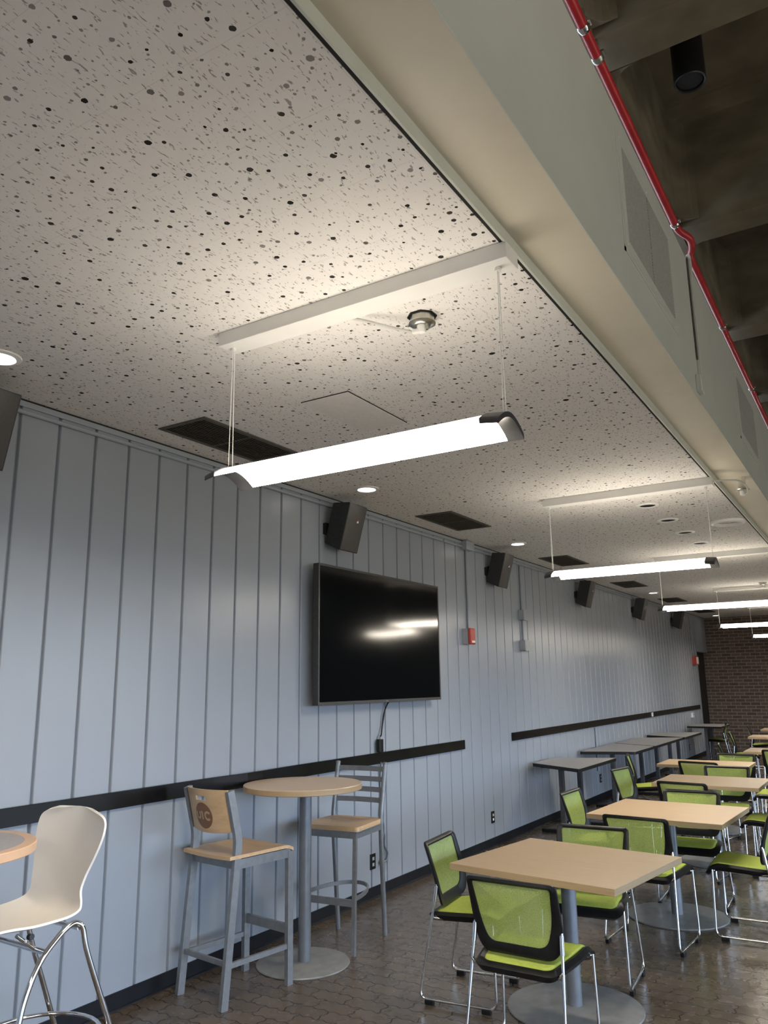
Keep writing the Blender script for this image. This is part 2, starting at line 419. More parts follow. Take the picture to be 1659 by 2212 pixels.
# beam
mb = MB(); mb.span((2.72, YB, 3.17), (2.951, YF, 3.30)); mb.mi = 1; mb.span((2.72, YB, 3.30), (2.951, YF, 4.055)); mb.span((2.949, YB, 3.170), (2.955, YF, 4.055), bev=.0015); struct(mb.build('ceiling_beam', [M_cream, M_fascia]), 'cream boxed-in beam along the ceiling edge')
# crown strip and a black strip painted as the shaded gap along the panelled wall
mb = MB(); mb.span((0, YB, 3.086), (.012, YF, 3.117), bev=.002); struct(mb.build('trim_2', M_wall))
mb = MB(); mb.span((0, YB, 3.117), (.006, YF, ZC)); struct(mb.build('wall_gap_shade', M_gap))
mb = MB(); mb.prism([(0, 0), (.022, 0), (.020, .006), (.012, .012), (.010, .084), (0, .084)], 'y', YB, WEND); struct(mb.build('baseboard_left', M_black_base), 'black rubber baseboard under the panelled wall')
# concrete waffle ceiling
mb = MB()
mb.span((2.2, YB, 4.92), (XR+.2, YF, 5.05))
mb.span((2.2, YB, 4.2), (2.955, YF, 4.95))
RIBP, RIBY = 1.636, 2.775
kx = [-4, -3, -2, -1]+list(range(0, 12))
xs_r = [2.955, 4.6, 6.25, 7.9, 9.55]
for q in kx:
    y = RIBY+RIBP*q
    if y < YB or y > YF-.3: continue
    mb.prism([(y, 4.2), (y+.215, 4.2), (y+.255, 4.95), (y-.04, 4.95)], 'x', 2.95, XR)
for x in xs_r[1:-1]:
    mb.prism([(x, 4.2), (x+.2, 4.2), (x+.24, 4.95), (x-.04, 4.95)], 'y', YB, YF)
# rounded inner corners of the pans (the ones in view)
for q in range(-2, 6):
    ya = RIBY+RIBP*q+.215; yb = RIBY+RIBP*(q+1)
    for yc, sgn in ((ya+.03, 1), (yb-.03, -1)):
        P = [(2.95, yc)]
        for t in range(7):
            a = R_(90*t/6); P.append((2.955+.11*(1-math.sin(a)), yc+sgn*.11*(1-math.cos(a))))
        mb.prism(P, 'z', 4.22, 4.93)
    for t in range(5):
        a0, a1 = R_(90*t/5), R_(90*(t+1)/5); rr = .12
        z0, z1 = 4.92-rr+rr*math.sin(a0), 4.92-rr+rr*math.sin(a1)
        y0_, y1_ = yb-.03-rr+rr*math.cos(a0), yb-.03-rr+rr*math.cos(a1)
        mb.prism([(yb, z0), (yb, z1), (y1_, z1), (y0_, z0)], 'x', 2.95, XR)
struct(mb.build('ceiling_concrete', M_concrete), 'dark coffered concrete ceiling beyond the beam')

# rails: two black boards on the wall
def rail(name, y0, y1, label, bow=None, lean=0):
    n = 60; rows = []
    P = []
    for i in range(n+1):
        y = y0+(y1-y0)*i/n
        b = .0 if not bow else bow[2]*math.exp(-((y-bow[0])/bow[1])**2)
        P.append((y, b))
    m = MB(); L = []
    for (y, b) in P:
        L.append([(.002+b, y, 1.008), (.022+b, y, 1.008), (.024+b, y, 1.010), (.024+b, y, 1.094), (.022+b, y, 1.096), (.002+b, y, 1.096)])
    m.loops(L, True, True); return tag(m.build(name, M_black_gloss), label, 'wall rail', 'black wall rails')
rail('wall_rail', -1.5, 7.31, 'long black wall rail under the television, ending at its right', bow=(4.15, .28, .028))
rail('wall_rail', 8.53, 19.23, 'black wall rail above the row of grey tables')

# conduits along the crown
def conduit(path, r, label, name='wall_conduit', m=M_wall, clips=()):
    t = thing(name, label, 'conduit', path[0]); o = Vector(path[0])
    p = MB(); p.tube([Vector(q)-o for q in path], r, 10); p.build('pipe', m, t, smooth=True)
    if clips:
        c = MB()
        for q in clips: c.box(Vector(q)-o, (.02, .022, .030), bev=.002)
        c.build('clip', m, t)
    return t
cl = [(.010, Y0+PITCH_G*k+.0, 3.060) for k in range(-9, 21)]
conduit([(.014, YB+.1, 3.056), (.014, 7.42, 3.056)], .0125, 'painted conduit under the ceiling, left of the junction box')
tag(MB().box((0, 0, 0), (.05, .022, .018), bev=.003).build('conduit_coupling', M_steel), 'small coupling on the painted conduit near the junction box', 'coupling').location = (.018, 6.97, 3.056)
far_path = fillet([(.014, 7.58, 3.056), (.014, 18.95, 3.056), (.014, 19.02, 2.98), (.014, 19.02, 2.16)], .12)
conduit(far_path, .0115, 'painted conduit right of the junction box, running to the far corner')
mb = MB(); mb.box((.034, 0, 0), (.068, .19, .088), bev=.004); jb = mb.build('junction_box', M_wall); jb.location = (0, 7.50, 3.070); tag(jb, 'square painted junction box under the ceiling right of the television', 'junction box')
mb = MB(); mb.box((.070, 0, 0), (.004, .196, .094), bev=.001); mb.build('cover_plate', M_wall, jb)
conduit([(.016, 7.50, 3.025), (.016, 7.50, 2.20)], .0125, 'vertical conduit from the junction box down to the red alarm', clips=[(.012, 7.50, 2.60)])
t = thing('fire_alarm', 'red fire alarm on grey back box right of the television', 'fire alarm', (0, 7.43, 2.115))
MB().box((.033, 0, 0), (.066, .105, .16), bev=.005).build('back_box', M_greybox, t)
MB().box((.082, 0, 0), (.034, .118, .165), bev=.012).build('sounder', M_redplast, t)
MB().box((.101, .0, -.055), (.006, .07, .022), bev=.002).build('strobe', M_white, t)
t = thing('fire_alarm', 'red and white fire alarm strobe beside the dark far door', 'fire alarm', (0, 19.06, 2.07))
MB().box((.03, 0, 0), (.06, .28, .17), bev=.006).build('back_box', M_redplast, t)
MB().box((.075, 0, 0), (.03, .30, .20), bev=.02).build('sounder', M_redplast, t)
MB().box((.095, -.03, .0), (.02, .16, .15), bev=.008).build('strobe', M_white, t)
for z, lab in ((2.434, 'upper of two grey wall boxes on the conduit right of the red alarm'), (2.073, 'lower of two grey wall boxes on the conduit right of the red alarm')):
    t = thing('wall_box', lab, 'electrical box', (0, 8.99, z), group='grey boxes on the wall conduit')
    MB().box((.035, 0, 0), (.07, .19, .115), bev=.004).build('back_box', M_greybox, t)
    MB().box((.071, .03, 0), (.004, .25, .125), bev=.001).build('cover_plate', M_greybox, t)
conduit([(.016, 8.985, 3.040), (.016, 8.985, 2.495)], .0125, 'short conduit dropping from the ceiling to the upper grey box')
conduit([(.016, 8.985, 2.374), (.016, 8.985, 2.135)], .0125, 'short conduit linking the upper and lower grey boxes')
conduit([(.014, 11.55, .995), (.014, 11.55, .40)], .016, 'short conduit below the rail behind the second grey table')
conduit([(.014, 15.95, .995), (.014, 15.95, .40)], .016, 'short conduit below the rail behind the farthest row table')

# outlets
def outlet(y, z, label, plate, sock, h=.115, w=.075):
    t = thing('wall_outlet', label, 'outlet', (0, y, z))
    MB().box((.004, 0, 0), (.008, w, h), bev=.002).build('plate', plate, t)
    for dz in (-.022, .022): MB().box((.009, 0, dz), (.004, .026, .024), bev=.001).build('socket', sock, t)
outlet(5.635, .272, 'black wall outlet behind the ladder-back stool', M_plastic, M_greybox)
outlet(7.94, .284, 'black wall outlet with pale sockets left of the near grey table', M_plastic, M_white)
outlet(11.66, .29, 'black wall outlet under the second grey table', M_plastic, M_greybox)
outlet(17.83, .28, 'black wall outlet near the floor by the far corner', M_plastic, M_greybox)
t = thing('wall_switch', 'white switch plate mounted on the black far rail', 'switch', (.024, 14.84, 1.052))
MB().box((.004, 0, 0), (.008, .11, .068), bev=.002).build('plate', M_white, t); MB().box((.010, 0, 0), (.008, .03, .04), bev=.002).build('toggle', M_greybox, t)
t = thing('wall_thermostat', 'small white thermostat box below the end of the far rail', 'thermostat', (0, 18.32, .905))
MB().box((.02, 0, 0), (.04, .16, .10), bev=.006).build('housing', M_white, t); MB().box((.042, 0, .015), (.004, .08, .03), bev=.001).build('display', M_greybox, t)

# ------------------------------------------------------------------ television
t = thing('television', 'large black flat screen television on the panelled wall', 'television', (0, 5.695, 2.026))
MB().box((.092, 0, 0), (.052, 1.905, 1.05), bev=.006).build('housing', mottled('dark_bezel', (.035, .034, .034), (.05, .048, .046), 60, rough=.38), t)
fr = MB()
for (a, b) in (((-.9525, -.525), (.9525, -.502)), ((-.9525, .507), (.9525, .525)), ((-.9525, -.502), (-.937, .507)), ((.937, -.502), (.9525, .507))):
    fr.span((.116, a[0], a[1]), (.122, b[0], b[1]), bev=.0015)
fr.build('bezel', mottled('bezel_metal', (.06, .058, .056), (.08, .078, .075), 60, rough=.35), t)
sm = mat('television_glass', (.004, .005, .006), .09, spec=.6); N = NT(sm); N.bump(N.noise(N.coord(), 1.6, 1), .03, .05)
MB().box((.1175, 0, .0025), (.002, 1.874, 1.009)).build('screen', sm, t)
bk = MB(); bk.span((.001, -.5, -.2), (.07, -.42, .25)); bk.span((0, .42, -.2), (.07, .5, .25)); bk.span((0, -.55, -.05), (.03, .55, .1)); bk.build('wall_bracket', M_plastic, t)
MB().box((.119, .0, -.5135), (.0065, .04, .006)).build('badge', M_steel, t)
# power adapter on the rail and its leads
t = thing('power_adapter', 'black power adapter standing on the rail below the television', 'power adapter', (.012, 5.715, 1.097))
MB().box((.022, 0, .055), (.034, .062, .105), bev=.006).build('body', M_plastic, t)
MB().box((.022, .008, .116), (.016, .018, .020), bev=.003).build('plug', M_greybox, t)
mb = MB(); mb.tube(catmull([(.06, 5.87, 1.53), (.03, 5.845, 1.48), (.02, 5.80, 1.40), (.02, 5.775, 1.30), (.028, 5.745, 1.235), (.034, 5.725, 1.232), (.034, 5.723, 1.215)]), .006, 8)
mb.tube(catmull([(.06, 5.84, 1.53), (.024, 5.83, 1.46), (.026, 5.795, 1.38), (.016, 5.785, 1.30), (.03, 5.74, 1.24)]), .004, 8)
tag(mb.build('power_lead', M_plastic, smooth=True), 'black cable hanging from the television down to the adapter', 'cable')
t = thing('extension_cord', 'looped grey cord with yellow-green plug hanging behind the ladder-back stool', 'cord', (0, 5.75, 1.0))
o = Vector((0, 5.75, 1.0))
mb = MB(); P1 = [(.03, 5.735, 1.02), (.012, 5.745, .90), (.012, 5.752, .75), (.014, 5.74, .66), (.014, 5.735, .61), (.014, 5.765, .56), (.014, 5.775, .50), (.014, 5.80, .44), (.014, 5.80, .36), (.016, 5.84, .30), (.018, 5.82, .255), (.02, 5.765, .245)]
P2 = [(.02, 5.752, .75), (.018, 5.772, .66), (.018, 5.778, .60), (.022, 5.765, .56), (.02, 5.778, .50), (.018, 5.76, .40), (.018, 5.745, .30), (.02, 5.74, .262)]
mb.tube([Vector(p)-o for p in catmull(P1)], .008, 8); mb.build('lead', M_pole, t, smooth=True)
mb = MB(); mb.tube([Vector(p)-o for p in catmull(P2)], .008, 8); mb.build('lead', M_pole, t, smooth=True)
mb = MB(); mb.tube([Vector(p)-o for p in [(.022, 5.735, .272), (.022, 5.738, .256), (.022, 5.745, .238)]], [.008, .022, .02], 10); mb.build('plug', mat('yellow_green_plug', (.30, .33, .03), .5), t, smooth=True)

# ------------------------------------------------------------------ speakers
def make_speaker():
    t = thing('wall_speaker', '', 'speaker', (0, 0, 0))
    w = .245
    S = [(.256, .0), (.096, .016), (.012, -.300), (.153, -.370)]   # TF TB BB BF
    z0 = 3.044
    body = MB(); Q = rpoly([(x, z+z0) for x, z in S], .008, 2); body.prism(Q, 'y', 0, w); body.build('cabinet', M_spk, t)
    TF, BF = Vector((.256, 0, z0)), Vector((.153, 0, z0-.370)); d = (BF-TF); nrm = Vector((d.z, 0, -d.x)).normalized()
    if nrm.x < 0: nrm = -nrm
    g = MB(); rows = []
    for i in range(2):
        a = TF+d*(.02+.96*i)
        rows.append([a+Vector((0, w*(.03+.94*j/10), 0))+nrm*(.002+.012*math.sin(math.pi*j/10)) for j in range(11)])
    g.slab(rows, -nrm*.006); gr = g.build('grille', M_grille, t, smooth=True)
    bad = MB(); c = TF+d*.36+Vector((0, w*.56, 0))+nrm*.016
    rot = Matrix((nrm, Vector((0, 1, 0)), -d.normalized())).transposed()
    bad.box(c, (.003, .018, .016), rot=rot); b1 = bad.build('badge', M_white, gr)
    b2 = MB(); b2.box(c-d.normalized()*.016, (.003, .026, .008), rot=rot); b2.build('badge', M_redplast, gr)
    br = MB(); br.span((.0, w*.30, z0-.24), (.012, w*.70, z0-.12)); br.tube([(.0, w*.5, z0-.18), (.08, w*.5, z0-.17)], .014, 10); br.span((.004, -.012, z0-.23), (.03, .03, z0-.14)); br.build('wall_bracket', M_plastic, t)
    return t
sp0 = make_speaker()
spl = ['black wall speaker cut by the left edge of the picture', 'black wall speaker directly above the television', 'black wall speaker between the junction box and the conduit drop', 'black wall speaker under the left end of second pendant light', 'fourth black wall speaker right from the television', 'farthest black wall speaker, half behind a pendant light end']
for i, lab in enumerate(spl):
    y = 4.968+3.03*(i-1)
    if i == 0: sp0.location = (0, y-.035, 0); sp0['label'] = lab; sp0['group'] = 'black wall speakers'
    else: dup(sp0, (0, y, 0), 0, lab)

# ------------------------------------------------------------------ ceiling vents
def make_vent():
    t = thing('ceiling_vent', '', 'vent', (0, 0, 0), group='brown ceiling vents')
    W, L = .372, .845
    f = MB()
    for (x0, y0, x1, y1) in ((0, 0, W, .028), (0, L-.028, W, L), (0, .028, .028, L-.028), (W-.028, .028, W, L-.028)): f.span((x0, y0, -.008), (x1, y1, .0), bev=.002)
    f.build('frame', M_vent, t)
    MB().span((.02, .02, -.0015), (W-.02, L-.02, -.0005)).build('backing', M_dark, t)
    s = MB(); n = 15
    for i in range(n):
        x = .034+(W-.068)*i/(n-1); s.box((x, L/2, -.006), (.012, L-.058, .0025), rot=Matrix.Rotation(R_(38), 3, 'Y'))
    s.build('louvres', M_vent, t)
    MB().span((.028, L/2-.006, -.009), (W-.028, L/2+.006, -.004)).build('divider', M_vent, t)
    return t
v0 = make_vent()
vl = ['brown ceiling vent behind the left end of the near pendant light', 'brown ceiling vent above the right of the television', 'brown ceiling vent crossed by the left cable of second pendant', 'brown ceiling vent between the second and third pendant lights', 'brown ceiling vent above the left end of third pendant light', 'farthest brown ceiling vent, just beyond the third pendant light']
for i, lab in enumerate(vl):
    loc = (.215, 3.042+3.022*i, ZC)
    if i == 0: v0.location = loc; v0['label'] = lab
    else: dup(v0, loc, 0, lab)

# ------------------------------------------------------------------ recessed lights
def make_down(lit, r=.066):
    t = thing('recessed_light', '', 'ceiling light', (0, 0, 0))
    a = MB(); L = []
    for rr, z in ((r+.030, 0), (r+.028, -.006), (r+.006, -.011), (r, -.004), (r, -.001)):
        L.append([(rr*math.cos(2*math.pi*k/40), rr*math.sin(2*math.pi*k/40), z) for k in range(40)])
    a.loops(L); a.build('trim_ring', M_ring, t, smooth=True)
    if lit: MB().lathe([(r, -.0035), (r*.6, -.006), (.001, -.007)], n=40).build('lens', M_down, t, smooth=True)
    else:
        b = MB(); L = []
        for rr, z in ((r, -.0035), (r*.9, -.0025), (r*.4, -.0018), (.004, -.0012)):
            L.append([(rr*math.cos(2*math.pi*k/40), rr*math.sin(2*math.pi*k/40), z) for k in range(40)])
        b.loops(L, False, True); b.build('baffle', M_dark, t, smooth=True)
    return t
d0 = make_down(True); d0['group'] = 'lit recessed lights along the wall'
dl = ['lit recessed ceiling light at the left picture edge', 'lit recessed ceiling light left above the television speaker', 'lit recessed ceiling light left of second pendant light', None, 'lit recessed ceiling light above the third pendant light', None, 'farthest lit recessed ceiling light near the brick wall']
for i, lab in enumerate(dl):
    if not lab: continue
    loc = (.412, 4.967+3.014*(i-1), ZC)
    if i == 0: d0.location = (.40, 1.93, ZC); d0['label'] = lab
    else: dup(d0, loc, 0, lab)
u0 = make_down(False); u0['group'] = 'unlit recessed lights'
ul = ['nearest of four dark recessed lights under the second canopy', 'second nearest of the four dark recessed ceiling lights', 'third nearest of the four dark recessed ceiling lights', 'farthest of the four dark recessed ceiling lights']
for i, lab in enumerate(ul):
    loc = (2.079, 6.853+.764*i, ZC)
    if i == 0: u0.location = loc; u0['label'] = lab
    else: dup(u0, loc, 0, lab)
t = thing('recessed_light', 'large white unlit ceiling ring beside the beam', 'ceiling light', (2.542, 8.03, ZC))
a = MB(); L = []
for rr, z in ((.155, 0), (.153, -.024), (.128, -.030), (.112, -.012), (.10, -.004)):
    L.append([(rr*math.cos(2*math.pi*k/48), rr*math.sin(2*math.pi*k/48), z) for k in range(48)])
a.loops(L); a.build('trim_ring', M_ring, t, smooth=True)
MB().lathe([(.101, -.004), (.06, -.0025), (.001, -.002)], n=48).build('lens', mottled('frosted_lens', (.50, .47, .44), (.55, .52, .48), 6, rough=.4), t, smooth=True)

# access panel
t = thing('access_panel', 'flush square access panel in the ceiling behind near pendant', 'access panel', (1.3225, 3.466, ZC))
MB().box((0, 0, -.001), (.306, .602, .006)).build('frame', M_gap, t)  # black plate whose rim paints the shaded gap around the cover
MB().box((0, 0, -.004), (.298, .594, .006), bev=.001).build('cover', mottled('plain_tile', (.74, .715, .685), (.79, .765, .73), 40, rough=.9, bump=.3, bscale=120), t)

# ------------------------------------------------------------------ pendant lights
XA, XB = 1.400, 2.725
def arch(y):   # profile height over half width .115
    return .046*(1-(abs(y)/.115)**1.8)
def make_pendant(zl=2.472, zc=ZC, dx=0.0, lamp=None):
    t = thing('pendant_light', '', 'pendant light', (0, 0, 0), group='linear pendant lights')
    MB().span((XA+dx, -.052, zc-.062), (XB+dx, .052, zc), bev=.003).build('canopy', M_white, t)
    hs = [-.115+.23*i/16 for i in range(17)]
    x0, x1 = 1.452+dx, 2.640+dx
    s = MB(); s.slab([[(x, y, zl+arch(y)) for y in hs] for x in (x0, x1)], (0, 0, .006)); s.build('diffuser', lamp or M_tube, t, smooth=True, angle=60)
    s = MB(); s.slab([[(x, y*.98, zl+.0065+arch(y*.98)) for y in hs] for x in (x0, x1)], (0, 0, .006)); s.build('upper_lens', lamp or M_tube_up, t, smooth=True, angle=60)
    for a, b in ((x0-.050, x0), (x1, x1+.052)):
        c = MB(); sgn = -1 if a < x0-.01 else 1
        rows = []
        for i in range(5):
            q = i/4; x = (x0+.012-(.062)*q) if sgn < 0 else (x1-.012+.064*q)
            k = 1-.10*q
            rows.append([(x, y*k*1.03, zl-.003+arch(y)*1.02-.006*q) for y in hs])
        c.slab(rows, (0, 0, .019)); c.build('end_cap', M_cap, t, smooth=True, angle=60)
    for x in (1.440+dx, 2.670+dx):
        c = MB()
        for dy in (-.012, .012): c.tube([(x, dy, zl+.06), (x, dy*.4, zc-.062)], .0016, 6)
        cb = c.build('suspension_cable', M_white, t)
        MB().lathe([(.012, zc-.076), (.010, zc-.062)], (x, 0, 0), 14).build('ferrule', M_white, cb)
    return t
p0 = make_pendant()
pl = ['nearest linear pendant light, glowing, in front of the ceiling access panel', 'second linear pendant light from the camera, glowing', 'third linear pendant light from the camera, cut by right edge', 'fourth linear pendant light, glowing before the brick wall', 'farthest linear pendant light, short glowing end before the brick wall', 'linear pendant light behind the camera, out of the picture']
py = [2.350, 6.172, 9.982, 13.965, 17.78, -1.47]
for i, lab in enumerate(pl):
    if i == 0: p0.location = (0, py[0], 0); p0['label'] = lab
    else: dup(p0, (0, py[i], 0), 0, lab)
h0 = make_pendant(2.66, 4.2, 3.25, M_hall); h0['group'] = 'hall pendant lights'
hl = ['linear hall pendant mirrored in the television screen', 'unseen hall pendant added to light the beam, near the camera', 'unseen hall pendant added to light the beam, behind the camera']
for i, (lab, y) in enumerate(zip(hl, (14.33, 1.25, -2.03))):  # last two pendants are unseen, added to brighten the beam and ceiling
    if i == 0: h0.location = (0, y, 0); h0['label'] = lab
    else: dup(h0, (0, y, 0), 0, lab)
# ceiling junction boxes with white connectors
def octa(r, z0, z1, c, mb):
    mb.prism([(c[0]+r*math.cos(R_(22.5+45*k)), c[1]+r*math.sin(R_(22.5+45*k))) for k in range(8)], 'z', z0, z1)
def jbox(x, y, label, wire, z=ZC):
    t = thing('ceiling_junction_box', label, 'junction box', (x, y, z), group='octagonal ceiling junction boxes')
    m = MB(); octa(.062, -.004, .0, (0, 0), m); m.build('ceiling_hole', M_dark, t)
    m = MB(); octa(.050, -.030, -.003, (.002, -.004), m); m.build('box', M_steel, t)
    m = MB(); m.lathe([(.054, -.031), (.056, -.036), (.040, -.040), (.034, -.046), (.024, -.046)], (.002, -.004, 0), 24); m.build('cover', M_steel, t, smooth=True)
    m = MB(); m.lathe([(.019, -.040), (.020, -.062), (.016, -.076), (.006, -.080)], (0, -.006, 0), 18); m.box((-.02, -.012, -.068), (.034, .026, .020), bev=.005); m.build('connector', M_white, t, smooth=True)
    m = MB(); m.tube([(.026, -.01, -.046), (.030, -.014, -.072)], .006, 8); m.tube([(-.036, -.012, -.03), (-.062, -.014, -.034)], .005, 6); m.build('screw', M_steel, t)
    m = MB(); m.tube(catmull([Vector(p)-Vector((x, y, z)) for p in wire]), .0062, 8); m.build('wire', M_wire, t, smooth=True)
    return t
jbox(2.206, 2.640, 'metal ceiling junction box with white plug behind the near canopy', [(2.170, 2.625, 3.060), (2.10, 2.56, 3.075), (2.03, 2.50, 3.095), (1.97, 2.44, 3.105), (1.94, 2.395, 3.10)])
jbox(2.18, 13.66, 'far ceiling junction box wired to the fourth canopy', [(2.14, 13.65, 3.06), (1.95, 13.72, 3.09), (1.60, 13.80, 3.10), (1.43, 13.86, 3.08), (1.40, 13.915, 3.06)])
t = thing('ceiling_junction_box', 'junction box hanging from the beam soffit beside second canopy', 'junction box', (2.885, 6.46, 3.17))
m = MB(); m.lathe([(.030, -.095), (.030, 0)], n=24); m.build('stem', M_cream, t, smooth=True)
m = MB(); m.lathe([(.020, -.108), (.050, -.104), (.055, -.098), (.030, -.094)], n=24); m.build('cover', M_steel, t, smooth=True)
m = MB(); m.lathe([(.012, -.146), (.020, -.140), (.020, -.108)], n=18); m.build('connector', M_white, t, smooth=True)
m = MB(); o = Vector((2.885, 6.46, 3.17)); m.tube(catmull([Vector(p)-o for p in [(2.722, 6.14, 3.095), (2.78, 6.18, 3.10), (2.87, 6.25, 3.105), (2.90, 6.30, 3.10), (2.925, 6.38, 3.08), (2.925, 6.44, 3.045), (2.90, 6.455, 3.04)]]), .0062, 8); m.build('wire', M_wire, t, smooth=True)

# ------------------------------------------------------------------ beam face: grilles, raceway, red pipe
def grille(y0, y1, z0, z1, label, mid):
    x = 2.955
    t = thing('air_grille', label, 'air grille', (x, y0, z0), group='air grilles on the beam')
    L, H = y1-y0, z1-z0; f = MB(); b = .05
    for a, c in (((0, 0), (L, b)), ((0, H-b), (L, H)), ((0, b), (b, H-b)), ((L-b, b), (L, H-b))): f.span((0, a[0], a[1]), (.008, c[0], c[1]), bev=.0015)
    f.span((0, -.016, -.016), (.004, L+.016, 0)); f.span((0, -.016, -.016), (.004, 0, H+.016))
    fo = f.build('frame', M_fascia, t)
    MB().span((.0005, b*.8, b*.8), (.0015, L-b*.8, H-b*.8)).build('backing', M_dark, t)
    s = MB(); n = 30
    for i in range(n):
        z = b+(H-2*b)*(i+.5)/n; s.box((.005, L/2, z), (.002, L-2*b, .0125), rot=Matrix.Rotation(R_(35), 3, 'Y'))
    if mid == 'v': s.span((.004, L/2-.006, b), (.009, L/2+.006, H-b))
    else: s.span((.004, b, H*.5-.004), (.009, L-b, H*.5+.004))
    s.build('louvres', M_grille_beam, t)
    w = MB()
    for yy in (.02, L*.5, L-.02):
        for zz in (.022, H-.022): w.box((.009, yy, zz), (.004, .009, .009), bev=.002)
    w.build('screw', M_white, fo)
grille(3.02, 3.985, 3.385, 3.935, 'large slatted air grille near the top of the beam face', 'v')
grille(6.13, 7.15, 3.40, 3.935, 'farther air grille on the beam face, toward the right edge', 'h')
t = thing('surface_raceway', 'cream surface raceway running down the beam face to a box', 'raceway', (2.955, 4.50, 3.2))
MB().span((0, 0, .115), (.022, .045, .88), bev=.004).build('channel', M_fascia, t)
MB().span((0, -.10, .0), (.030, -.02, .10), bev=.004).build('box', M_fascia, t)
MB().span((.004, -.012, .22), (.010, -.002, .86)).build('cable', M_vent, t)
pz, px = 4.118, 2.962
pp = [(px, YB+.05, pz), (px, 4.28, pz), (px+.045, 4.40, pz+.0), (px+.030, 4.52, pz), (px, 4.60, pz), (px, YF-.05, pz)]
t = thing('red_pipe', 'red painted sprinkler pipe along the top of the beam', 'pipe', (px, 0, pz)); o = Vector((px, 0, pz))
mb = MB(); mb.tube([Vector(q)-o for q in fillet(pp, .05)], .020, 14); mb.build('pipe_run', M_red, t, smooth=True)
for y, big in ((2.61, 0), (2.79, 1), (4.20, 0), (5.74, 1), (7.20, 0), (9.0, 1)):
    c = MB(); c.tube([(0, y-.018, 0), (0, y-.012, 0), (0, y+.012, 0), (0, y+.018, 0)], [.022, .0255, .0255, .022], 14)
    c.span((-.008, y-.012, .0), (.008, y+.012, .079)); c.box((.024, y, .012), (.014, .03, .010)); c.build('clamp', M_chrome if not big else M_steel, t, smooth=True)
# can light hanging in the coffer
t = thing('coffer_downlight', 'black cylinder downlight hanging in the concrete coffer', 'ceiling light', (3.225, 3.36, 4.29))
mb = MB(); L = []
for rr, z in ((.060, .02), (.060, .004), (.066, .0), (.069, .004), (.069, .63)):
    L.append([(rr*math.cos(2*math.pi*k/32), rr*math.sin(2*math.pi*k/32), z) for k in range(32)])
mb.loops(L, True, True); mb.build('housing', M_plastic, t, smooth=True)
MB().lathe([(.055, .012), (.055, .016)], n=24).build('lens', M_dark, t)

